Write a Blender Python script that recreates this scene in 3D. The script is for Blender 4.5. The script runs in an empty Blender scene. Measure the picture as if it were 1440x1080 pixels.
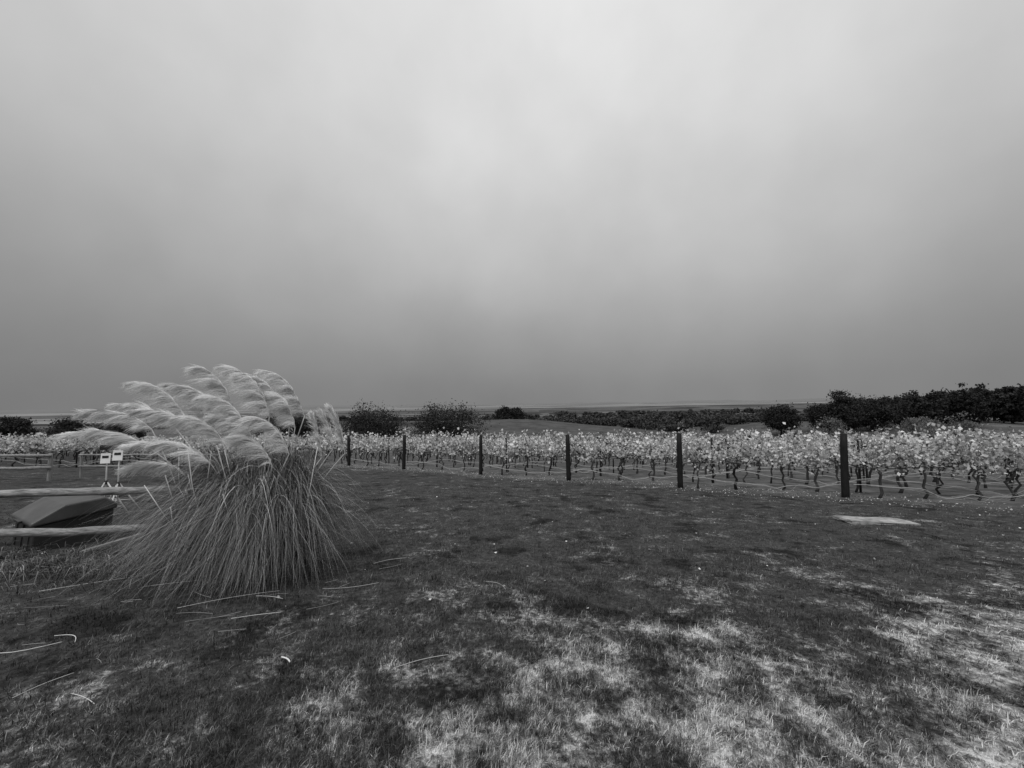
import bpy, math
import numpy as np
from mathutils import Vector
rng = np.random.default_rng(7)
scene = bpy.context.scene
COL = scene.collection

# ---------------------------------------------------------------- helpers
def smooth(a, b, x):
    t = np.clip((x-a)/(b-a), 0, 1); return t*t*(3-2*t)

_perm = rng.random((256, 256))
def vnoise(x, y):
    xi = np.floor(x).astype(int); yi = np.floor(y).astype(int)
    fx = x-xi; fy = y-yi
    fx = fx*fx*(3-2*fx); fy = fy*fy*(3-2*fy)
    g = lambda i, j: _perm[i % 256, j % 256]
    return (g(xi, yi)*(1-fx)*(1-fy)+g(xi+1, yi)*fx*(1-fy)+g(xi, yi+1)*(1-fx)*fy+g(xi+1, yi+1)*fx*fy)

def H(X, Y):
    X = np.asarray(X, float); Y = np.asarray(Y, float)
    base = np.interp(Y, [-400, -40, 0, 30, 55, 120, 200, 400, 800, 1500, 12000],
                        [6, 1.5, 0, -2.75, -5.0, -11.5, -14.5, -19, -25, -29.5, -30.5])
    side = -.0204*np.clip(X, -45, 60)*(1-smooth(60, 200, np.abs(Y)))
    hill = 8.5*np.exp(-((X+2)/55)**2-((Y-235)/55)**2)
    hill2 = 5.0*smooth(70, 150, X)*np.exp(-((Y-190)/110)**2)
    hill3 = 5.0*smooth(-60, -190, X)*np.exp(-((Y-230)/120)**2)
    R = np.hypot(X, Y)
    micro = ((vnoise(X*.9+50, Y*.9+50)-.5)*.06+(vnoise(X*.25+20, Y*.25+50)-.5)*.10)*np.exp(-R/40)
    und = (vnoise(X*.012+9, Y*.012+3)-.5)*4.0*smooth(100, 400, R)*(1-smooth(1200, 2500, R))
    return base+side+hill+hill2+hill3+micro+und

def h1(x, y): return float(H(x, y))

def make_mesh(name, V, F, val=None, mat=None, parent=None, smooth_sh=False):
    V = np.asarray(V, dtype=np.float32).reshape(-1, 3)
    F = np.asarray(F, dtype=np.int32)
    k = F.shape[1]
    me = bpy.data.meshes.new(name)
    me.vertices.add(len(V)); me.vertices.foreach_set("co", V.ravel())
    me.loops.add(F.size); me.loops.foreach_set("vertex_index", F.ravel())
    me.polygons.add(len(F))
    me.polygons.foreach_set("loop_start", np.arange(0, F.size, k, dtype=np.int32))
    me.polygons.foreach_set("loop_total", np.full(len(F), k, dtype=np.int32))
    me.update(calc_edges=True)
    if val is not None:
        a = me.attributes.new("v", 'FLOAT', 'POINT')
        a.data.foreach_set("value", np.asarray(val, dtype=np.float32).ravel())
    if smooth_sh:
        me.polygons.foreach_set("use_smooth", np.ones(len(F), dtype=bool))
    ob = bpy.data.objects.new(name, me); COL.objects.link(ob)
    if mat: me.materials.append(mat)
    if parent: ob.parent = parent
    return ob

def empty(name):
    e = bpy.data.objects.new(name, None); COL.objects.link(e); return e

def unit(a): return a/np.maximum(np.linalg.norm(a, axis=-1, keepdims=True), 1e-9)

def ribbons(P, W, side, val):
    """P (N,S,3) W (N,S) side (N,3) val (N,)"""
    N, S, _ = P.shape
    s = side[:, None, :]*W[:, :, None]*.5
    V = np.stack([P-s, P+s], axis=2).reshape(-1, 3)
    base = (np.arange(N)*S*2)[:, None]+(np.arange(S-1)*2)[None, :]
    F = np.stack([base, base+1, base+3, base+2], axis=-1).reshape(-1, 4)
    return V, F, np.repeat(val, S*2)

def tubes(P, R, K, val):
    """P (N,S,3) R (N,S)"""
    N, S, _ = P.shape
    d = unit(P[:, -1]-P[:, 0])
    ref = np.where(np.abs(d[:, 2:3]) > .9, np.array([[1., 0, 0]]), np.array([[0, 0, 1.]]))
    a = unit(np.cross(d, ref)); b = np.cross(d, a)
    th = np.arange(K)*2*math.pi/K
    ring = a[:, None, :]*np.cos(th)[None, :, None]+b[:, None, :]*np.sin(th)[None, :, None]
    V = (P[:, :, None, :]+ring[:, None, :, :]*R[:, :, None, None])
    c0 = np.repeat(P[:, :1, None, :], K, axis=2); c1 = np.repeat(P[:, -1:, None, :], K, axis=2)
    V = np.concatenate([c0, V, c1], axis=1); S2 = S+2
    V = V.reshape(-1, 3)
    i = np.arange(N)[:, None, None]*S2*K; j = np.arange(S2-1)[None, :, None]*K; k = np.arange(K)[None, None, :]
    k2 = (k+1) % K
    F = np.stack([i+j+k, i+j+k2, i+j+K+k2, i+j+K+k], axis=-1).reshape(-1, 4)
    return V, F, np.repeat(val, S2*K)

def merge(parts):
    Vs, Fs, vs = [], [], []; o = 0
    for V, F, v in parts:
        Vs.append(V); Fs.append(F+o); vs.append(v); o += len(V)
    return np.concatenate(Vs), np.concatenate(Fs), np.concatenate(vs)

def rand_dirs(n):
    return unit(rng.normal(size=(n, 3)))

def leaf_quads(C, size, val, flat=0.0):
    """diamond shaped folded leaf faces at centres C"""
    n = len(C)
    a = rand_dirs(n); a[:, 2] *= (1-flat); a = unit(a)
    rr = rand_dirs(n); rr[:, 2] *= (1-flat)
    b = unit(rr-a*np.sum(rr*a, -1, keepdims=True))
    c = np.cross(a, b)
    s = size[:, None]
    p0 = C-a*s*.5; p2 = C+a*s*.55
    p1 = C+b*s*.45+c*s*.16; p3 = C-b*s*.45+c*s*.16
    V = np.stack([p0, p1, p2, p3], axis=1).reshape(-1, 3)
    F = np.arange(n*4).reshape(n, 4)
    return V, F, np.repeat(val, 4)

def line_pts(p, q, S, jitter=0.0):
    t = np.linspace(0, 1, S)[:, None]
    P = np.array(p)[None]*(1-t)+np.array(q)[None]*t
    if jitter: P[1:-1] += rng.normal(size=(S-2, 3))*jitter
    return P

# ---------------------------------------------------------------- materials
def new_mat(name):
    m = bpy.data.materials.new(name); m.use_nodes = True
    nt = m.node_tree; nt.nodes.clear(); return m, nt
def N(nt, t, **kw):
    n = nt.nodes.new(t)
    for k, v in kw.items(): setattr(n, k, v)
    return n
def math_n(nt, op, a, b=None, clamp=False):
    n = N(nt, 'ShaderNodeMath', operation=op); n.use_clamp = clamp
    for i, x in enumerate((a, b)):
        if x is None: continue
        if isinstance(x, (int, float)): n.inputs[i].default_value = x
        else: nt.links.new(x, n.inputs[i])
    return n.outputs[0]
def maprange(nt, x, a, b, c, d, sm=True):
    n = N(nt, 'ShaderNodeMapRange'); n.interpolation_type = 'SMOOTHSTEP' if sm else 'LINEAR'
    nt.links.new(x, n.inputs[0])
    for i, v in enumerate((a, b, c, d)): n.inputs[i+1].default_value = v
    return n.outputs[0]
def noise(nt, vec, scale, detail=3, rough=.55):
    n = N(nt, 'ShaderNodeTexNoise'); nt.links.new(vec, n.inputs['Vector'])
    n.inputs['Scale'].default_value = scale; n.inputs['Detail'].default_value = detail
    n.inputs['Roughness'].default_value = rough
    return n.outputs['Fac']
def finish(nt, color_val, rough=.8, transl=0.0, bump=None, bump_d=.01, spec=.2):
    out = N(nt, 'ShaderNodeOutputMaterial')
    comb = N(nt, 'ShaderNodeCombineColor')
    for i in range(3): nt.links.new(color_val, comb.inputs[i])
    p = N(nt, 'ShaderNodeBsdfPrincipled')
    nt.links.new(comb.outputs[0], p.inputs['Base Color'])
    p.inputs['Roughness'].default_value = rough
    p.inputs['Specular IOR Level'].default_value = spec
    if bump is not None:
        b = N(nt, 'ShaderNodeBump'); b.inputs['Strength'].default_value = .8
        b.inputs['Distance'].default_value = bump_d
        nt.links.new(bump, b.inputs['Height']); nt.links.new(b.outputs[0], p.inputs['Normal'])
    if transl > 0:
        t = N(nt, 'ShaderNodeBsdfTranslucent'); nt.links.new(comb.outputs[0], t.inputs['Color'])
        mx = N(nt, 'ShaderNodeMixShader'); mx.inputs[0].default_value = transl
        nt.links.new(p.outputs[0], mx.inputs[1]); nt.links.new(t.outputs[0], mx.inputs[2])
        nt.links.new(mx.outputs[0], out.inputs[0])
    else: nt.links.new(p.outputs[0], out.inputs[0])

def attr_mat(name, lo, hi, rough=.7, transl=0.0, nscale=None, spec=.2):
    """grey albedo from per-element attribute v in 0..1"""
    m, nt = new_mat(name)
    a = N(nt, 'ShaderNodeAttribute', attribute_name='v')
    v = maprange(nt, a.outputs['Fac'], 0, 1, lo, hi, False)
    if nscale:
        g = N(nt, 'ShaderNodeNewGeometry')
        nn = noise(nt, g.outputs['Position'], nscale, 4)
        v = math_n(nt, 'MULTIPLY', v, maprange(nt, nn, .3, .7, .6, 1.4, False))
    finish(nt, v, rough, transl, spec=spec); return m

def solid_mat(name, lo, hi, scale=6, rough=.7, stretch=(1, 1, 1), bump=.004, spec=.25):
    m, nt = new_mat(name)
    tc = N(nt, 'ShaderNodeTexCoord'); mp = N(nt, 'ShaderNodeMapping')
    mp.inputs['Scale'].default_value = stretch
    nt.links.new(tc.outputs['Object'], mp.inputs[0])
    n1 = noise(nt, mp.outputs[0], scale, 6, .65)
    v = maprange(nt, n1, .3, .7, lo, hi, False)
    finish(nt, v, rough, bump=n1, bump_d=bump, spec=spec); return m

def turf_albedo(nt):
    g = N(nt, 'ShaderNodeNewGeometry'); P = g.outputs['Position']
    s = N(nt, 'ShaderNodeSeparateXYZ'); nt.links.new(P, s.inputs[0])
    X, Y = s.outputs[0], s.outputs[1]
    n1 = noise(nt, P, .9, 2, .5); n2 = noise(nt, P, 3.6, 5, .7); n3 = noise(nt, P, 20, 4, .75)
    mixn = math_n(nt, 'ADD', math_n(nt, 'MULTIPLY', n1, .32),
                  math_n(nt, 'ADD', math_n(nt, 'MULTIPLY', n2, .36), math_n(nt, 'MULTIPLY', n3, .32)))
    # thin, worn, straw-coloured turf near the gateway (the camera side), lusher green farther off
    worn = maprange(nt, Y, 5.0, 2.0, 0, .080)
    worn2 = math_n(nt, 'MULTIPLY', maprange(nt, Y, 6.5, 3, 0, 1), maprange(nt, X, -2.4, .5, -.040, .042))
    f = math_n(nt, 'ADD', mixn, math_n(nt, 'ADD', worn, worn2))
    dry = maprange(nt, f, .545, .74, 0, 1)
    fine = maprange(nt, n3, .3, .7, .35, 1.65, False)
    alb = maprange(nt, dry, 0, 1, .088, .60, False)
    mid = maprange(nt, n2, .3, .7, .52, 1.48, False)
    # scattered trampled, dark damp spots
    mpn = N(nt, 'ShaderNodeMapping'); nt.links.new(P, mpn.inputs[0]); mpn.inputs['Location'].default_value = (13.1, 4.2, 0)
    n4 = noise(nt, mpn.outputs[0], 1.5, 4, .6)
    damp = maprange(nt, n4, .35, .45, .42, 1)
    v = math_n(nt, 'MULTIPLY', math_n(nt, 'MULTIPLY', alb, fine), mid)
    return math_n(nt, 'MULTIPLY', v, damp), P, X, Y, n3

def mat_ground():
    m, nt = new_mat('ground_turf')
    alb, P, X, Y, n3 = turf_albedo(nt)
    alb = math_n(nt, 'MULTIPLY', alb, .66)
    # bare strips and litter beneath the vines
    nn = noise(nt, P, 1.4, 5, .7)
    soil = maprange(nt, nn, .35, .65, .05, .20, False)
    diag = math_n(nt, 'ADD', Y, math_n(nt, 'MULTIPLY', X, .62))
    k = maprange(nt, diag, 16.6, 18.6, 0, .8)
    mixv = N(nt, 'ShaderNodeMix'); nt.links.new(k, mixv.inputs[0])
    nt.links.new(alb, mixv.inputs[2]); nt.links.new(soil, mixv.inputs[3])
    # distant fields
    vo = N(nt, 'ShaderNodeTexVoronoi'); nt.links.new(P, vo.inputs['Vector'])
    vo.inputs['Scale'].default_value = .0065
    sp = N(nt, 'ShaderNodeSeparateColor'); nt.links.new(vo.outputs['Color'], sp.inputs[0])
    fld = maprange(nt, sp.outputs[0], 0, 1, .03, .15, False)
    fn = noise(nt, P, .15, 5, .7)
    fld = math_n(nt, 'MULTIPLY', fld, maprange(nt, fn, .3, .7, .6, 1.4, False))
    kf = maprange(nt, Y, 60, 110, 0, 1)
    mix2 = N(nt, 'ShaderNodeMix'); nt.links.new(kf, mix2.inputs[0])
    nt.links.new(mixv.outputs[0], mix2.inputs[2]); nt.links.new(fld, mix2.inputs[3])
    finish(nt, mix2.outputs[0], .95, bump=n3, bump_d=.03, spec=.05)
    return m

def mat_blades():
    m, nt = new_mat('turf_blades')
    alb, *_ = turf_albedo(nt)
    a = N(nt, 'ShaderNodeAttribute', attribute_name='v')
    v = math_n(nt, 'MULTIPLY', alb, maprange(nt, a.outputs['Fac'], 0, 1, .25, 3.0, False))
    v = math_n(nt, 'MINIMUM', v, .85)
    finish(nt, v, .7, .2, spec=.15); return m

# ---------------------------------------------------------------- world
az_sun, el_sun = math.radians(205), math.radians(52)   # azimuth from +Y towards +X
w = bpy.data.worlds.new("World"); scene.world = w; w.use_nodes = True
nt = w.node_tree; nt.nodes.clear()
out = N(nt, 'ShaderNodeOutputWorld'); bg = N(nt, 'ShaderNodeBackground')
sky = N(nt, 'ShaderNodeTexSky'); sky.sky_type = 'NISHITA'; sky.sun_disc = False
sky.sun_elevation = el_sun; sky.sun_rotation = az_sun; sky.air_density = 2; sky.dust_density = 5
bw = N(nt, 'ShaderNodeRGBToBW'); nt.links.new(sky.outputs[0], bw.inputs[0])
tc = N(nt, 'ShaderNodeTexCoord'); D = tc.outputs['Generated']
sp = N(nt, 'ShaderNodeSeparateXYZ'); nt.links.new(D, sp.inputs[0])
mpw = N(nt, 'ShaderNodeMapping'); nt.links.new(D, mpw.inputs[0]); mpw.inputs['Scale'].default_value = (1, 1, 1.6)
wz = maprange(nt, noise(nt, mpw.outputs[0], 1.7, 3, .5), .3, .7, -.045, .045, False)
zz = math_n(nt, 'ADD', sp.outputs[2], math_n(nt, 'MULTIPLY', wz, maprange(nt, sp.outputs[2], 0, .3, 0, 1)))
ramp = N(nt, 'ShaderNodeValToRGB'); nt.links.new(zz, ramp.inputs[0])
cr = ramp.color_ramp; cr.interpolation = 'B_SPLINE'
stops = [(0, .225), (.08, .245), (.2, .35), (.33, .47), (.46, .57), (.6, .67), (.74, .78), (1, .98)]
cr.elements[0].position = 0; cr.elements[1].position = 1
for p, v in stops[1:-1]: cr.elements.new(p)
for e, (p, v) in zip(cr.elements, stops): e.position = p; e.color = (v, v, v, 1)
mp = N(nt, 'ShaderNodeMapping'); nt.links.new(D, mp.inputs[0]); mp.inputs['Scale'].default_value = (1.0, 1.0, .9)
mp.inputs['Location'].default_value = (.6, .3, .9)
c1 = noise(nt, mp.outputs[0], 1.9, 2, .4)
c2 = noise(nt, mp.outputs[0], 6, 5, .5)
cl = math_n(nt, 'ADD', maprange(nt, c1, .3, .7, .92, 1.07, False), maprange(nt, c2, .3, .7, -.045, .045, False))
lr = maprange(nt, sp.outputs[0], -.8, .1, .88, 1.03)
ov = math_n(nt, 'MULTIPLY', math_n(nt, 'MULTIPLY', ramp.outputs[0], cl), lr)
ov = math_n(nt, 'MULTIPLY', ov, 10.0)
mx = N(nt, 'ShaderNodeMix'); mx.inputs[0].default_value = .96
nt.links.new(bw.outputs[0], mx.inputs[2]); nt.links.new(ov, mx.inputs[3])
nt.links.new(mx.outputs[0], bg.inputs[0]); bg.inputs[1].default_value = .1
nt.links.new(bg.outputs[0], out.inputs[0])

sd = bpy.data.lights.new("sun", 'SUN'); sd.energy = 1.5; sd.angle = math.radians(20); sd.color = (1, 1, 1)
so = bpy.data.objects.new("sun", sd); COL.objects.link(so)
dirv = Vector((math.sin(az_sun)*math.cos(el_sun), math.cos(az_sun)*math.cos(el_sun), math.sin(el_sun)))
so.rotation_euler = dirv.to_track_quat('Z', 'Y').to_euler(); so.location = (-20, -30, 60)

# ---------------------------------------------------------------- camera
cd = bpy.data.cameras.new("camera"); cam = bpy.data.objects.new("camera", cd); COL.objects.link(cam)
cd.sensor_width = 36; cd.lens = 14.0; cd.clip_start = .05; cd.clip_end = 30000
cam.location = (0, 0, 1.6)
from mathutils import Matrix
Rm = Matrix.Rotation(math.radians(90+2.9), 4, 'X') @ Matrix.Rotation(math.radians(-.8), 4, 'Z')
cam.rotation_euler = Rm.to_euler()
scene.camera = cam

# ---------------------------------------------------------------- ground
ys = np.concatenate([np.linspace(-60, 0, 30)[:-1], np.linspace(0, 14, 90)[:-1], np.linspace(14, 60, 80)[:-1], np.geomspace(60, 14000, 150)])
xp = np.concatenate([np.linspace(0, 14, 60)[:-1], np.linspace(14, 60, 40)[:-1], np.geomspace(60, 15000, 80)])
xs = np.concatenate([-xp[::-1][:-1], xp])
GX, GY = np.meshgrid(xs, ys)
V = np.stack([GX, GY, H(GX, GY)], -1).reshape(-1, 3)
nx, ny = len(xs), len(ys)
i = np.arange(ny-1)[:, None]*nx+np.arange(nx-1)[None]
F = np.stack([i, i+1, i+nx+1, i+nx], -1).reshape(-1, 4)
make_mesh("ground", V, F, None, mat_ground(), smooth_sh=True)

# distant water and mudflats
def sheet(name, pts, z, mat):
    V = np.array([(x, y, z) for x, y in pts]); return make_mesh(name, V, np.arange(len(pts))[None], None, mat)
m_water, nt = new_mat('estuary_water')
g = N(nt, 'ShaderNodeNewGeometry')
mpn = N(nt, 'ShaderNodeMapping'); mpn.inputs['Scale'].default_value = (.0009, .004, 1); nt.links.new(g.outputs['Position'], mpn.inputs[0])
wv = maprange(nt, noise(nt, mpn.outputs[0], 1.0, 4, .6), .42, .62, .10, .34, False)
finish(nt, wv, .8, spec=.05)
sheet("water", [(-14000, 2600), (-1300, 2300), (-200, 2700), (700, 3200), (6000, 4300), (14000, 13800), (-14000, 13800)], -29.2, m_water)
sheet("water", [(-1700, 900), (-700, 760), (-420, 830), (-640, 1050), (-1500, 1300)], -24.2, m_water)

def hills():
    m = attr_mat('far_hill_haze', .12, .18, .9)
    parts = []
    for r, hgt, seed, v in ((12500, 95, 3, .8), (9000, 38, 8, .2)):
        th = np.linspace(math.radians(-75), math.radians(75), 300)
        e = vnoise(th*9+seed*7, th*0+seed)*.6+vnoise(th*30+seed, th*0+2)*.25+vnoise(th*90+seed, th*0+5)*.1
        if v < .5: e = np.clip(e-.25, 0, 1)
        bx, by = r*np.sin(th), r*np.cos(th)
        lo = np.stack([bx*.93, by*.93, np.full_like(th, -31)], -1)
        mid = np.stack([bx, by, -30+hgt*e], -1)
        hi = np.stack([bx*1.1, by*1.1, np.full_like(th, -31)], -1)
        V = np.concatenate([lo, mid, hi]); n = len(th)
        j = np.arange(n-1)
        F = np.concatenate([np.stack([j, j+1, j+1+n, j+n], -1), np.stack([j+n, j+1+n, j+1+2*n, j+2*n], -1)])
        parts.append((V, F, np.full(len(V), v)))
    V, F, v = merge(parts); make_mesh("distant_hills", V, F, v, m)
hills()

# ---------------------------------------------------------------- turf blades
def turf():
    n = 400000
    u = rng.random(n); p = .6; a, b = 1.6**-p, 15.5**-p
    d = (a+(b-a)*u)**(-1/p)
    th = np.radians(rng.uniform(-60, 60, n))
    X = d*np.sin(th); Y = d*np.cos(th)
    cl = vnoise(X*9, Y*9)*.5+vnoise(X*2.2+7, Y*2.2)*.5
    keep = rng.random(n) < (.25+cl*1.1)
    X, Y, d, cl = X[keep], Y[keep], d[keep], cl[keep]; n = len(X)
    L = (.016+.05*rng.random(n)**1.7)*(.4+cl*1.2)
    phi = rng.uniform(0, 2*math.pi, n); lean = rng.uniform(.15, 1.5, n)
    hd = np.stack([np.cos(phi), np.sin(phi), 0*phi], -1)
    P0 = np.stack([X, Y, H(X, Y)-.004], -1)
    c, s = np.cos(lean), np.sin(lean)
    P1 = P0+hd*(L*s*.4)[:, None]; P1[:, 2] += L*np.maximum(c, .2)*.65
    P2 = P0+hd*(L*s)[:, None]; P2[:, 2] += L*np.maximum(c, .15)*.95
    P = np.stack([P0, P1, P2], 1)
    W = (.0022+.0004*d+.0012*rng.random(n))
    W = np.stack([W, W*.8, W*.15], 1)
    side = np.stack([-np.sin(phi+.5), np.cos(phi+.5), 0*phi], -1)
    val = np.clip(rng.beta(.9, 2.6, n), 0, 1)
    V, F, v = ribbons(P, W, side, val)
    make_mesh("grass", V, F, v, mat_blades())
turf()

# ---------------------------------------------------------------- fallen leaves (litter)
def litter():
    n = 900
    X = rng.uniform(-7, 14, n); Y = rng.uniform(3.6, 13, n)
    n2 = 3200
    t = rng.random(n2)
    X2 = 13-25*t+rng.normal(size=n2)*.9; Y2 = 9.6+16.5*t+rng.normal(size=n2)*.8
    X = np.concatenate([X, X2]); Y = np.concatenate([Y, Y2])
    keep = np.concatenate([rng.random(n) < .22, rng.random(n2) < .8])
    X, Y = X[keep], Y[keep]
    C = np.stack([X, Y, H(X, Y)+.025], -1)
    V, F, v = leaf_quads(C, rng.uniform(.015, .05, len(C)), rng.random(len(C)), .85)
    make_mesh("fallen_leaves", V, F, v, attr_mat('dry_leaf', .15, .80, .7, .1))
litter()

# ---------------------------------------------------------------- pampas grass
PC = np.array([-3.10, 4.85]); PZ = h1(*PC)
def pampas():
    root = empty("pampas_grass")
    # arching leaves: rise steeply, arch over, tips hang
    n = 15500; S = 12
    nt_ = 260; tphi = rng.uniform(0, 2*math.pi, nt_); tR = rng.beta(1.7, 1.3, nt_)*1.10+.05; tA = rng.normal(size=nt_)*.07; tv = rng.normal(size=nt_)*.07
    ti = rng.integers(0, nt_, n)
    phi = tphi[ti]+rng.normal(size=n)*.22
    Rr = np.clip(tR[ti]+rng.normal(size=n)*.13, .03, 1.3)
    br = .46*np.sqrt(rng.random(n)); bphi = phi+rng.normal(size=n)*1.0
    base = np.stack([PC[0]+np.cos(bphi)*br, PC[1]+np.sin(bphi)*br*.8, np.full(n, PZ)], -1)
    A = (1.28-.34*(Rr/1.2)**2+tA[ti])*rng.beta(4.5, 1.6, n)*1.12
    E = np.where(Rr > .35, A*rng.uniform(-.08, .85, n), A*rng.uniform(.7, 1.25, n))
    ap = .60
    c1_ = (A-ap*ap*E)/(ap-ap*ap); c2_ = E-c1_
    t = np.linspace(0, 1, S)[None]
    z = c1_[:, None]*t+c2_[:, None]*t*t
    hx = Rr[:, None]*t**1.35
    wob = rng.normal(size=n)*.26
    wnd = rng.gamma(2.0, .13, n)[:, None]
    X = base[:, 0:1]+np.cos(phi)[:, None]*hx*.98-np.sin(phi)[:, None]*wob[:, None]*t**2-wnd*t**2+.08
    Y = base[:, 1:2]+np.sin(phi)[:, None]*hx*.78+np.cos(phi)[:, None]*wob[:, None]*t**2
    floor = H(X, Y)+.015+rng.random(n)[:, None]*.08
    Z = np.maximum(base[:, 2:3]+z, floor)
    P = np.stack([X, Y, Z], -1)
    W = (rng.uniform(.0035, .0075, n)[:, None])*np.clip(1.15-t**1.6*1.05, .08, 1)
    side = np.stack([-np.sin(phi), np.cos(phi), rng.normal(size=n)*.4], -1)
    val = np.clip(rng.beta(.6, 2.6, n)+tv[ti], 0, 1)
    V, F, v = ribbons(P, W, unit(side), val)
    make_mesh("leaves", V, F, v, attr_mat('pampas_leaf', .018, .92, .45, .12, spec=.35), root)
    n = 3500; phi = rng.uniform(0, 2*math.pi, n); r = .5*np.sqrt(rng.random(n))
    P0 = np.stack([PC[0]+np.cos(phi)*r, PC[1]+np.sin(phi)*r*.85, np.full(n, PZ)], -1)
    D = np.stack([np.cos(phi)*.3, np.sin(phi)*.3, rng.uniform(.3, .95, n)], -1)+rng.normal(size=(n, 3))*.13
    P = np.stack([P0, P0+D*.5, P0+D*np.array([1.15, 1.15, .8])], 1)
    P[:, :, 2] = np.maximum(P[:, :, 2], PZ)
    W = np.tile(np.array([.008, .007, .002]), (n, 1))
    V, F, v = ribbons(P, W, unit(np.cross(D, rand_dirs(n))), rng.random(n)*.3)
    make_mesh("thatch", V, F, v, attr_mat('pampas_thatch', .02, .25, .8), root)
    # plumes: (root x, z, tip x, z, dy) in metres
    T = [(-3.88, 1.38, -4.72, 1.56, -.1), (-3.92, 1.20, -4.84, 1.34, -.35), (-3.23, 1.00, -4.0, 1.24, -.45), (-3.55, .93, -3.98, 1.00, .1),
         (-3.65, 1.42, -4.32, 1.66, .25), (-3.50, 1.46, -4.18, 1.90, 0), (-3.30, 1.48, -3.76, 1.86, .4), (-3.10, 1.19, -3.70, 1.52, -.3),
         (-2.94, 1.40, -3.48, 2.06, -.1), (-2.82, 1.30, -3.36, 1.74, -.35), (-2.66, 1.46, -3.14, 2.07, .2), (-2.62, 1.50, -3.00, 1.95, -.15),
         (-2.40, 1.45, -2.90, 1.97, .1), (-2.24, 1.50, -2.68, 1.99, .3), (-2.40, 1.10, -2.80, 1.50, -.3), (-2.58, .98, -3.04, 1.30, -.4),
         (-2.34, 1.38, -2.62, 1.75, 0), (-2.05, 1.06, -2.12, 1.52, .15), (-1.80, 1.10, -1.93, 1.60, .1),
         (-3.35, 1.28, -3.98, 1.60, -.15), (-1.93, 1.15, -2.03, 1.55, .3), (-3.05, 1.36, -3.62, 1.86, .35), (-2.75, 1.2, -3.2, 1.52, .1)]
    k = 4.85/4.3
    hairs = []; stems = []
    for (x0, z0, x1, z1, dy) in T:
        yy = PC[1]+dy; kk = k*(yy/PC[1])
        a = np.array([x0*kk, yy, 1.6+(z0-1.6)*kk]); b = np.array([x1*kk, yy-.12+rng.normal()*.08, 1.6+(z1-1.6)*kk])
        upr = abs(x1-x0) < .15
        if not upr: b = a+(b-a)*np.array([.88, 1, .95])
        ctrl = np.array([a[0]+(b[0]-a[0])*.38, (a[1]+b[1])/2, b[2]+(.06 if not upr else -.1)])
        if abs(b[2]-a[2]) < .25: ctrl[2] += .06
        q = lambda s: a*(1-s)[:, None]**2+2*ctrl*((1-s)*s)[:, None]+b*(s**2)[:, None]
        nl_ = 100 if not upr else 70
        per = 32 if not upr else 24
        sl = np.sort(rng.random(nl_)**.9)
        radl = rand_dirs(nl_)
        windl = (np.array([-1, -.1, -.52]) if not upr else np.array([-.35, -.1, .45]))[None]+rng.normal(size=(nl_, 3))*np.array([.18, .24, .26])*(1 if not upr else .6)
        envl = (.38+.62*np.sin(np.clip(sl*.95+.08, 0, 1)*math.pi)**.6)*(1.05-.25*sl)
        Ll = rng.uniform(.15, .33, nl_)*envl*(1 if not upr else .55)
        lock = np.repeat(np.arange(nl_), per); m = len(lock)
        s = np.clip(sl[lock]+rng.normal(size=m)*.012, 0, 1)
        tg = unit(2*(1-s)[:, None]*(ctrl-a)+2*s[:, None]*(b-ctrl))
        rad = radl[lock]+rng.normal(size=(m, 3))*.22; rad = unit(rad-tg*np.sum(rad*tg, -1, keepdims=True))
        wind = windl[lock]+rng.normal(size=(m, 3))*.12
        L = Ll[lock]*rng.uniform(.4, 1.2, m)
        P0 = q(s)
        d0 = unit(tg*.85+rad*(.5 if not upr else .4))
        S = 7; P = [P0+rad*.004]; cur = P[0].copy()
        for j in range(1, S):
            f = (j/(S-1))**.8
            d = unit(d0*(1-f)+unit(wind)*f*1.3)
            cur = cur+d*(L/(S-1))[:, None]; P.append(cur.copy())
        P = np.stack(P, 1)
        P[:, 2:-1] += rng.normal(size=(m, S-3, 3))*.0015
        W = rng.uniform(.0013, .0030, m)[:, None]*np.array([.7, 1, 1.1, 1.1, .9, .7, .15])[None]
        sd_ = unit(np.cross(unit(P[:, -1]-P[:, 0]), rand_dirs(m)))
        pv = rng.normal()*.05
        lv_ = rng.normal(size=nl_)*.24
        hairs.append(ribbons(P, W, sd_, np.clip(rng.beta(5, 1.4, m)+pv+lv_[lock], 0, 1)))
        bp = np.array([PC[0]+rng.normal()*.2+(a[0]-PC[0])*.12, PC[1]+rng.normal()*.15, PZ])
        vx = a-bp
        c2 = bp+vx*.55+np.array([-(a[0]-bp[0])*.12+.05, 0, .10])
        tt = np.linspace(0, 1, 9)[:, None]
        ST = bp*(1-tt)**2+2*c2*(1-tt)*tt+a*tt**2
        s2 = np.linspace(0, .97, 7)[1:]; ST = np.concatenate([ST, q(s2)])
        RR = np.concatenate([np.full(9, .0060), np.linspace(.0045, .001, 6)])
        stems.append(tubes(ST[None], RR[None], 6, np.array([rng.uniform(.5, 1)])))
    for _ in range(34):
        bp = np.array([PC[0]+rng.normal()*.3, PC[1]-.15+rng.normal()*.2, PZ])
        tp = bp+np.array([rng.normal()*.35+.10, rng.normal()*.2-.25, rng.uniform(.9, 1.65)])
        P = line_pts(bp, tp, 5, .012)
        stems.append(tubes(P[None], np.linspace(.006, .0035, 5)[None], 6, np.array([rng.uniform(.3, 1)])))
    V, F, v = merge(hairs); make_mesh("plumes", V, F, v, attr_mat('pampas_plume', .34, .98, .6, .38), root)
    V, F, v = merge(stems); make_mesh("stems", V, F, v, attr_mat('pampas_cane', .2, .8, .5), root, True)
pampas()

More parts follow.
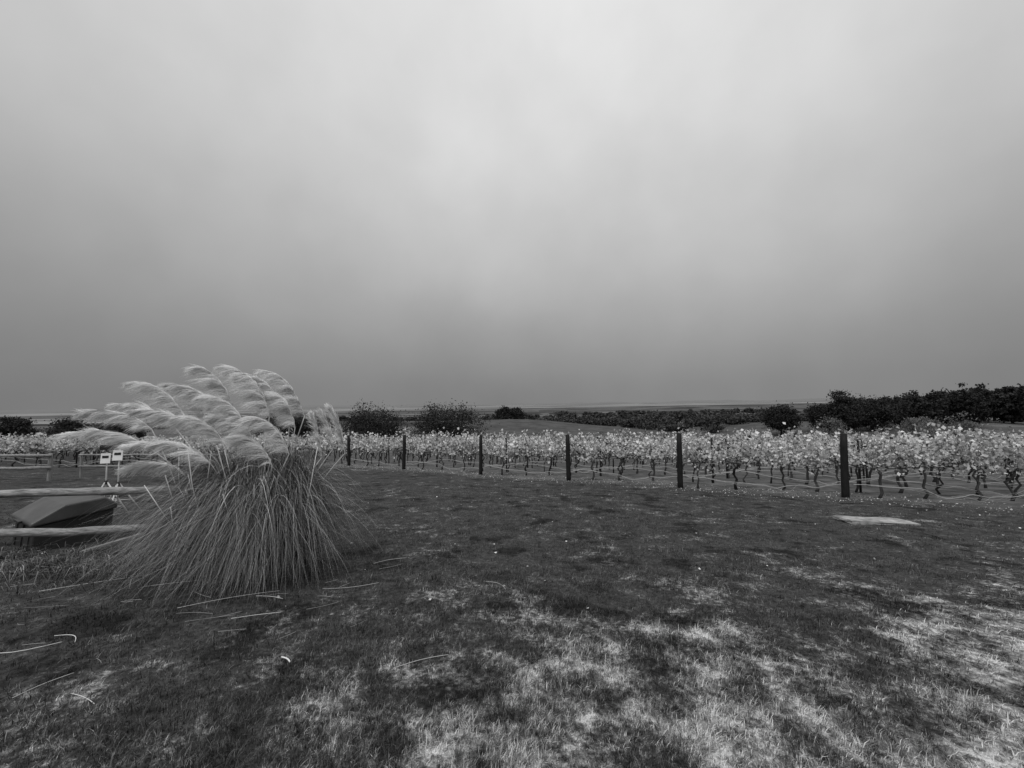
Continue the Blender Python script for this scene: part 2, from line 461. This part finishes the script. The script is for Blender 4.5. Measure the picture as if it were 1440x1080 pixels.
# fallen reeds around the clump
def reeds():
    parts = []
    def reed(x0, y0, x1, y1, bend=.05, w=.006, v=.8):
        t = np.linspace(0, 1, 8)
        X = x0+(x1-x0)*t; Y = y0+(y1-y0)*t
        nx_, ny_ = -(y1-y0), (x1-x0); L = math.hypot(nx_, ny_)
        X = X+nx_/L*bend*np.sin(t*math.pi); Y = Y+ny_/L*bend*np.sin(t*math.pi)
        z0_, z1_ = h1(X[0], Y[0])+.022, h1(X[-1], Y[-1])+.026
        Z = np.maximum(z0_*(1-t)+z1_*t, H(X, Y)+.014)
        parts.append(tubes(np.stack([X, Y, Z], -1)[None], np.full((1, 8), w*.5), 5, np.array([v])))
    reed(-4.0, 3.05, -3.45, 3.12, -.10, .005, .9); reed(-3.62, 3.22, -3.35, 3.12, .05, .005, 1)
    reed(-.86, 2.9, -.50, 3.06, .02, .004, .6); reed(-1.72, 3.02, -1.62, 2.95, .01, .011, 1)
    reed(-3.1, 3.75, -2.45, 4.25, .04, .004, .9); reed(-2.5, 3.6, -2.15, 3.75, .01, .005, .8)
    reed(-2.6, 4.1, -2.3, 4.05, .02, .005, .9); reed(-2.05, 4.35, -1.5, 4.5, -.04, .004, .7)
    reed(-1.8, 5.2, -1.45, 5.45, .04, .005, .6); reed(-3.9, 4.3, -3.3, 4.5, .02, .007, .9)
    reed(-4.9, 4.2, -4.1, 4.75, .02, .005, .8); reed(-.35, 4.6, -.1, 4.35, .06, .004, .6)
    reed(-2.75, 2.55, -2.5, 2.45, .01, .004, .8); reed(-3.05, 2.5, -2.95, 2.75, .02, .004, .7)
    for _ in range(34):
        x = rng.uniform(-5.4, -1.4); y = rng.uniform(2.9, 5.0); a = rng.normal()*.6+.4; L = rng.uniform(.08, .38)
        reed(x, y, x+math.cos(a)*L, y+math.sin(a)*L, rng.normal()*.01, rng.uniform(.0025, .0045), rng.uniform(.0, .6))
    V, F, v = merge(parts); make_mesh("fallen_reed_stalks", V, F, v, attr_mat('dry_reed', .15, .75, .6))
reeds()

def weeds():
    n = 5200
    X = rng.uniform(-8.5, -3.9, n); Y = 5.1+rng.normal(size=n)*.32+(X+6)*-.05
    phi = rng.uniform(0, 2*math.pi, n); L = rng.uniform(.04, .24, n)*(.3+vnoise(X*3, Y*3))
    P0 = np.stack([X, Y, H(X, Y)], -1); hd = np.stack([np.cos(phi), np.sin(phi), 0*phi], -1)
    P1 = P0+hd*(L*.3)[:, None]; P1[:, 2] += L*.6; P2 = P0+hd*(L*.9)[:, None]; P2[:, 2] += L*.55
    W = np.tile([.006, .009, .001], (n, 1))
    V, F, v = ribbons(np.stack([P0, P1, P2], 1), W, np.stack([-np.sin(phi), np.cos(phi), 0*phi], -1), rng.beta(.8, 4, n))
    make_mesh("weeds", V, F, v, attr_mat('weed_leaf', .025, .6, .7, .2))
weeds()

# ---------------------------------------------------------------- fences
m_wood = solid_mat('weathered_wood', .07, .40, 5, .8, (.6, 9, 9), .012)
m_woodv = solid_mat('weathered_post', .10, .32, 5, .8, (9, 9, .6), .006)
m_dark = solid_mat('creosoted_post', .004, .018, 8, .75, (6, 6, .8), .006)
def rail(name, p, q, r, mat, parent, S=14, K=12, jit=.006):
    P = line_pts(p, q, S, jit); R = r*(1+rng.normal(size=S)*.03)
    R[0] *= .8; R[-1] *= .8
    P = np.concatenate([P[:1]+(P[0]-P[1])*.02, P, P[-1:]+(P[-1]-P[-2])*.02]); R = np.concatenate([[R[0]*.75], R, [R[-1]*.75]])
    V, F, v = tubes(P[None], R[None], K, np.array([.5]))
    return make_mesh(name, V, F, v, mat, parent, True)
def fence(posts, heights, r, ext=.35, pr=.055):
    root = empty("wooden_fence")
    for i_, (x, y) in enumerate(posts):
        z = h1(x, y)
        rail(f"post_{i_+1}", (x, y+.09, z-.2), (x, y+.09, z+heights[0]+.08), pr, m_woodv, root, 6, 12, .003)
    for j, hh in enumerate(heights):
        for i_ in range(len(posts)-1):
            (x0, y0), (x1, y1) = posts[i_], posts[i_+1]
            e = ext if i_ == len(posts)-2 else 0
            dx, dy = x1-x0, y1-y0; L = math.hypot(dx, dy)
            rail(f"rail_{j+1}_{i_+1}", (x0, y0, h1(x0, y0)+hh), (x1+dx/L*e, y1+dy/L*e, h1(x1, y1)+hh), r, m_wood, root)
    return root
fence([(-10.8, 4.5), (-7.6, 4.95), (-4.25, 5.5)], [.90, .40], .052, .06)
fence([(-27, 11.5), (-22.0, 13.2), (-17.4, 15.0)], [.95, .5], .06, .1, .07)
fence([(-17.2, 15.9), (-13.6, 16.3), (-10.2, 16.7)], [.95, .5], .035, .1, .045)

# ---------------------------------------------------------------- storage bin
def bin_():
    root = empty("plastic_storage_bin")
    m1 = solid_mat('grey_plastic', .04, .09, 3, .45, bump=.001, spec=.4)
    m2 = solid_mat('dark_plastic', .015, .035, 3, .5, bump=.001, spec=.4)
    ang = math.radians(-30)
    cx, cy = -7.15, 6.45; z0 = h1(cx, cy)-.08
    def part(name, prof, x0, x1, mat, bev=.02):
        n = len(prof)
        V = [(x0, a, b) for a, b in prof]+[(x1, a, b) for a, b in prof]
        me = bpy.data.meshes.new(name)
        F = [tuple(range(n)), tuple(range(2*n-1, n-1, -1))]+[(i+n, (i+1) % n+n, (i+1) % n, i) for i in range(n)]
        me.from_pydata(V, [], F); me.update()
        o = bpy.data.objects.new(name, me); COL.objects.link(o); me.materials.append(mat); o.parent = root
        b = o.modifiers.new("b", 'BEVEL'); b.width = bev; b.segments = 3; b.limit_method = 'ANGLE'
        return o
    part("body", [(-.46, 0), (-.42, .48), (.42, .56), (.38, 0)], -.54, .54, m2)
    part("lid", [(-.47, .485), (-.47, .54), (-.14, .74), (.30, .77), (.45, .64), (.45, .565)], -.59, .59, m1, .03)
    for i_, xx in enumerate((-.36, 0, .36)):
        part(f"rib_{i_+1}", [(-.475, .05), (-.44, .44), (-.40, .44), (-.42, .05)], xx-.03, xx+.03, m2, .006)
    part("handle", [(-.51, .495), (-.51, .53), (-.465, .53), (-.465, .495)], -.14, .14, m2, .008)
    root.location = (cx, cy, z0); root.rotation_euler = (0, 0, ang)
bin_()
rail_o = empty("wooden_plank")
def box(name, sx, sy, sz, loc, rot, mat, parent=None, bev=.004, jit=0.0):
    import bmesh
    me = bpy.data.meshes.new(name); bm = bmesh.new(); bmesh.ops.create_cube(bm, size=1)
    bmesh.ops.scale(bm, vec=(sx, sy, sz), verts=bm.verts)
    if jit:
        bmesh.ops.subdivide_edges(bm, edges=bm.edges[:], cuts=3, use_grid_fill=True)
        for vv in bm.verts: vv.co += Vector(rng.normal(size=3)*jit)
    bm.to_mesh(me); bm.free()
    o = bpy.data.objects.new(name, me); COL.objects.link(o); me.materials.append(mat)
    o.location = loc; o.rotation_euler = rot
    if parent: o.parent = parent
    b = o.modifiers.new("b", 'BEVEL'); b.width = bev; b.segments = 2; b.limit_method = 'ANGLE'
    return o
box("board", .75, .12, .03, (-5.9, 5.95, h1(-5.9, 5.95)+.10), (0, math.radians(-14), math.radians(18)), m_wood, rail_o)

# ---------------------------------------------------------------- tripod sign stands
m_white = solid_mat('white_card', .72, .85, 3, .5, bump=.0005)
m_metal = solid_mat('pale_metal', .45, .6, 6, .4, bump=.0005, spec=.5)
m_blk = solid_mat('black_plastic', .012, .025, 6, .5, bump=.0005)
def stand(x, y, hz, rot):
    root = empty("tripod_sign_stand"); z = h1(x, y)
    def tb(name, p, q, r, m):
        P = line_pts(p, q, 3); V, F, v = tubes(P[None], np.full((1, 3), r), 8, np.array([.5])); make_mesh(name, V, F, v, m, root, True)
    tb("pole", (0, 0, .35), (0, 0, hz), .013, m_metal)
    tb("hub", (0, 0, .66), (0, 0, .74), .03, m_blk)
    for i_ in range(3):
        a = rot+i_*2*math.pi/3
        tb(f"leg_{i_+1}", (.02*math.cos(a), .02*math.sin(a), .70), (.40*math.cos(a), .40*math.sin(a), .01), .014, m_metal)
        tb(f"strut_{i_+1}", (0, 0, .38), (.21*math.cos(a), .21*math.sin(a), .34), .008, m_metal)
    box("card", .17, .008, .21, (0, -.03, hz-.20), (math.radians(-6), 0, .25), m_white, root, .002)
    box("card_text", .11, .002, .05, (0, -.0365, hz-.17), (math.radians(-6), 0, .25), m_blk, root, .0005)
    box("floodlight_head", .30, .10, .11, (.05, 0, hz+.03), (0, 0, .25), m_blk, root, .015)
    box("head_bracket", .03, .04, .08, (0, 0, hz-.03), (0, 0, .25), m_blk, root, .004)
    root.location = (x, y, z)
stand(-8.50, 8.4, 1.40, .3); stand(-8.05, 8.2, 1.48, .9)

# slab lying in the grass
box("concrete_slab", 1.2, .60, .06, (7.35, 8.25, h1(7.35, 8.25)+.02), (math.radians(-5), math.radians(1), math.radians(-8)),
    solid_mat('pale_concrete', .12, .48, 5, .9, bump=.01), None, .01, .006)

# ---------------------------------------------------------------- vineyard
m_leaf = attr_mat('vine_leaf', .05, .92, .55, .30)
m_bark = attr_mat('vine_bark', .010, .06, .9)
m_net = attr_mat('bird_netting', .30, .62, .8, .2)
m_wire = attr_mat('trellis_wire', .2, .3, .4)
RD = np.array([1, -.13]); RD = RD/np.linalg.norm(RD)
posts = [(9.8, 11.95), (5.75, 13.9), (2.28, 16.6), (-1.56, 19.3), (-5.95, 21.9), (-10.2, 25.0)]
def vine_row(x0, y0, length, near, rd=RD, hgt=2.16):
    root = empty("grapevine_row")
    sp_ = 1.15; nv = int(length/sp_)
    s = (np.arange(nv)+.7)*sp_+rng.normal(size=nv)*.14
    bx = x0+rd[0]*s; by = y0+rd[1]*s; bz = H(bx, by)
    P = []
    for t_, zz in ((0, -.05), (.2, .15), (.4, .34), (.6, .5), (.8, .68), (1, .85)):
        j = rng.normal(size=(nv, 2))*(.05 if t_ > 0 else 0)
        P.append(np.stack([bx+j[:, 0]+.08*t_, by+j[:, 1], bz+zz], -1))
    P = np.stack(P, 1); R = np.array([.050, .038, .033, .035, .034, .028])[None]*rng.uniform(.7, 1.25, (nv, 1))
    parts = [tubes(P, R, 6, rng.random(nv))]
    for sgn in (-1, 1):
        Q = np.stack([P[:, -1]+np.array([rd[0]*sgn*u*.55, rd[1]*sgn*u*.55, [.0, .06, .04, .02][k_]])+rng.normal(size=(nv, 3))*.015 for k_, u in enumerate((0, .35, .7, 1))], 1)
        parts.append(tubes(Q, np.tile([.02, .017, .014, .01], (nv, 1)), 5, rng.random(nv)))
    ncv = 12
    nc = nv*ncv; ci = np.repeat(np.arange(nv), ncv)
    off = rng.normal(size=nc)*.32
    C0 = np.stack([bx[ci]+rd[0]*off, by[ci]+rd[1]*off, bz[ci]+.84+rng.random(nc)*.1], -1)
    vig = rng.uniform(.52, 1.10, nv)[ci]
    top = np.stack([rng.normal(size=nc)*.22, rng.normal(size=nc)*.2, (hgt-.86)*vig*rng.uniform(.40, 1.12, nc)], -1)
    C1 = C0+top*.55+rng.normal(size=(nc, 3))*.05; C2 = C0+top; C2[:, :2] += rng.normal(size=(nc, 2))*.16
    parts.append(tubes(np.stack([C0, C1, C2], 1), np.tile([.006, .005, .003], (nc, 1)), 4, rng.random(nc)))
    lpc = 46 if near == 2 else (28 if near == 1 else 11)
    li = np.repeat(np.arange(nc), lpc); nl = len(li)
    t = rng.random(nl)[:, None]**.9
    L = C0[li]*(1-t)**2+2*C1[li]*t*(1-t)+C2[li]*t*t
    L = L+rng.normal(size=(nl, 3))*np.array([.08, .11, .07])
    droop = rng.random(nl) < .08
    L[droop, 2] -= rng.random(droop.sum())*.38
    cn = vnoise((L[:, 0]+L[:, 1]*.6)*3.6, L[:, 2]*3.6+y0*3)
    keep = rng.random(nl) < np.clip(-.16+1.85*cn, .03, 1)
    L = L[keep]; nl = len(L); cn = cn[keep]
    vv_ = rng.normal(size=nv)*.09
    val = np.clip(rng.beta(1.4, 1.0, nl)*.88+.55*(cn-.45)+vv_[ci[li[keep]]], 0, 1)
    sz = rng.uniform(.06, .14, nl)*(1 if near == 2 else 1.15 if near == 1 else 1.7)
    V, F, v = leaf_quads(L, sz, val)
    make_mesh("foliage", V, F, v, m_leaf, root)
    m_ = int(length/5.5)
    if m_ > 0:
        ss = (np.arange(m_)+1)*5.5; px, py = x0+rd[0]*ss, y0+rd[1]*ss; pz = H(px, py)
        parts.append(tubes(np.stack([np.stack([px, py, pz-.1], -1), np.stack([px, py, pz+1.75], -1)], 1), np.full((m_, 2), .035), 7, np.full(m_, .2)))
    V, F, v = merge(parts); make_mesh("trunks", V, F, v, m_bark, root, True)
    if near >= 1:
        wp = []
        ss = np.linspace(0, length, 30); px, py = x0+rd[0]*ss, y0+rd[1]*ss; pz = H(px, py)
        for hz in (.86, 1.25, 1.6):
            wp.append(tubes(np.stack([px, py, pz+hz], -1)[None], np.full((1, 30), .002), 4, np.array([.5])))
        V, F, v = merge(wp); make_mesh("wires", V, F, v, m_wire, root)
        nn = int(length*9); ss = np.linspace(0, length, nn); fr = -.16
        px = x0+rd[0]*ss; py = y0+rd[1]*ss+fr
        tie = np.abs(np.cos(ss*.50+.06*np.sin(ss*1.3+y0)))**1.6
        sagm = .06+.34*tie+(vnoise(ss*1.7, ss*0+y0)-.3)*.12
        ns = []
        for q_ in range(4):
            jj = (vnoise(ss*2.2+q_*17, ss*0+q_*3)-.5)*.16*(1.1-tie)
            zq = np.maximum(sagm+jj, .015)
            ns.append(tubes(np.stack([px, py+jj*.9, H(px, py)+zq], -1)[None], np.full((1, nn), [.007, .004, .003, .003][q_]), 4, np.array([[.9, .5, .3, .1][q_]])))
        V, F, v = merge(ns); make_mesh("netting", V, F, v, m_net, root)
    return root

for k_, (x, y) in enumerate(posts):
    vine_row(x+.15, y, [24, 28, 32, 34, 36, 40][k_], 2 if k_ < 2 else 1)
    z = h1(x, y)
    root = empty("wooden_post")
    lean = rng.normal()*.05
    V, F, v = tubes(np.stack([line_pts((x, y-.02, z-.2), (x+lean, y-.02, z+1.88), 6, .004)]), np.array([[.096, .094, .092, .09, .088, .08]])*rng.uniform(.9, 1.05), 14, np.array([.5]))
    make_mesh("shaft", V, F, v, m_dark, root, True)
x, y = posts[-1]
for k_ in range(10):
    x -= 3.6+k_*.1; y += 2.7
    x_start = x if k_ < 5 else x+(k_-4)*3
    vine_row(x_start, y, 62+k_*5, 0)

# left vineyard block
LD = np.array([1, .10]); LD = LD/np.linalg.norm(LD)
for k_ in range(9):
    yy = 20.5+k_*2.7
    xe = -14.5-(k_*1.9)
    vine_row(xe-26, yy, 26-abs(k_-4)*.3, 1 if k_ < 2 else 0, LD, 1.72)

# ---------------------------------------------------------------- trees and bushes
m_fol = attr_mat('dark_foliage', .006, .060, .8, .1)
m_fol2 = attr_mat('hedge_foliage', .015, .10, .8, .1)
m_folL = attr_mat('pale_shrub_foliage', .04, .30, .8, .15)
m_tw = attr_mat('twigs', .015, .06, .9)
def crown(cx, cy, z0, w, h, nclump, nleaf, leaf, low=.15, vb=0.0):
    u = rand_dirs(nclump); r = rng.random(nclump)**.42
    lump = .78+.4*vnoise(u[:, 0]*2.2+cx, u[:, 2]*2.2+cy)
    C = u*(r*lump)[:, None]*np.array([w/2, w/2, h*(1-low)/2])
    C = C+np.array([cx, cy, z0+h*(low+(1-low)/2)])
    cr_ = rng.uniform(.07, .16, nclump)*w
    ci = np.repeat(np.arange(nclump), nleaf); n = len(ci)
    L = C[ci]+rng.normal(size=(n, 3))*cr_[ci][:, None]*np.array([.7, .7, .5])
    L[:, 2] = np.maximum(L[:, 2], z0+.05)
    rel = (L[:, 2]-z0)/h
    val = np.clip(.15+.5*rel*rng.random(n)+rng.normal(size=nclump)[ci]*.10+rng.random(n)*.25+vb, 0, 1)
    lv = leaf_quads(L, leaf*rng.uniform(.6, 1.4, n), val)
    nl = min(nclump, 16); base = np.array([cx, cy, z0-.2]); fork = np.array([cx, cy, z0+h*(.12+low*.7)])
    parts = [tubes(line_pts(base, fork, 4)[None], np.linspace(w*.035, w*.026, 4)[None], 7, np.array([.4]))]
    idx = rng.choice(nclump, nl, replace=False)
    P = np.stack([np.tile(fork, (nl, 1)), (fork+C[idx])/2+rng.normal(size=(nl, 3))*w*.03+np.array([0, 0, -.03*h]), C[idx]], 1)
    parts.append(tubes(P, np.tile([w*.016, w*.009, w*.004], (nl, 1)), 5, rng.random(nl)))
    return lv, parts
def tree(name, cx, cy, w, h, mat=None, nclump=60, nleaf=70, leaf=.16, low=.05, vb=0.0):
    root = empty(name); lv, parts = crown(cx, cy, h1(cx, cy), w, h, nclump, nleaf, leaf, low, vb)
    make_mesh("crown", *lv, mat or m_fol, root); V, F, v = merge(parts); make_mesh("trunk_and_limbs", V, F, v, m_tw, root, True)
def to_h(cx, cy, ztop): return ztop-h1(cx, cy)
for (X_, Y_, w_, zt, nm) in [(-26.2, 75, 11.5, 1.1, "bush"), (-13.2, 80, 13, 1.3, "bush"), (-33.5, 62, 5.5, .5, "bush"),
                         (-75.5, 68, 5.8, .2, "bush"), (-86, 69, 4.6, 0.4, "tree"), (-40, 66, 5, -.2, "bush"), (-62, 64, 5, -.2, "bush"),
                         (-6, 300, 12, -.6, "tree"), (2, 310, 12, -2, "tree"), (102, 152, 11, -.2, "tree"), (117, 150, 10, 0.0, "tree"), (106, 128, 9, 3.6, "tree"), (126, 140, 12, 1.5, "tree")]:
    tree(nm, X_, Y_, w_, to_h(X_, Y_, zt), nclump=170, nleaf=80, leaf=max(.22, Y_*.0030), low=.02 if nm == "bush" else .12)
for (X_, Y_, w_, h_) in [(76, 76, 5, 4.2), (83, 79, 5.5, 4.6), (92, 82, 5, 4.4), (70, 88, 5, 4)]:
    tree("shrub", X_, Y_, w_, to_h(X_, Y_, -1.6+rng.normal()*.2), m_folL, 50, 60, .22, .02)

def mass(name, pts, mat, nclump, nleaf, leafk, low=.1, wf=.9):
    lvs, tr = [], []
    for (x_, y_, w_, h_) in pts:
        lv, parts = crown(x_, y_, h1(x_, y_), w_, h_, nclump, nleaf, leafk*math.hypot(x_, y_)*.001, low, rng.normal()*.08)
        lvs.append(lv); tr += parts
    root = empty(name)
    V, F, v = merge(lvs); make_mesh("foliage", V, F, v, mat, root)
    V, F, v = merge(tr); make_mesh("trunks", V, F, v, m_tw, root, True)
pts = []
for _ in range(170):
    t = rng.random(); y_ = 145+rng.random()*75-t*25; x_ = (.86+t*.85)*y_
    zt = 1.6+4.4*smooth(.0, .55, t)+rng.normal()*.9
    pts.append((x_, y_, rng.uniform(5, 10), max(5, zt-h1(x_, y_))))
mass("woodland", pts, m_fol, 38, 40, 3.2, .06)
pts = []
for (xa, ya, xb, yb, n_, h_) in [(70, 330, 250, 300, 34, 7), (-20, 420, 230, 380, 40, 6), (40, 260, 130, 230, 22, 6), (-330, 330, -120, 300, 20, 4),
                              (-40, 620, 420, 560, 50, 8), (60, 240, 100, 190, 8, 5), (-500, 700, -60, 640, 30, 7), (100, 900, 800, 800, 50, 8), (-60, 300, 60, 290, 22, 3.2)]:
    for i_ in range(n_):
        t = rng.random() if i_ % 2 else (i_+rng.random())/n_
        pts.append((xa+(xb-xa)*t, ya+(yb-ya)*t+rng.normal()*14, rng.uniform(5, 15)*(1+ya/900), h_*rng.uniform(.35, 1.2)))
mass("hedgerow", pts, m_fol2, 18, 18, 4.5, .02)

scene.view_settings.view_transform = 'Standard'
scene.view_settings.look = 'None'
scene.view_settings.exposure = 0
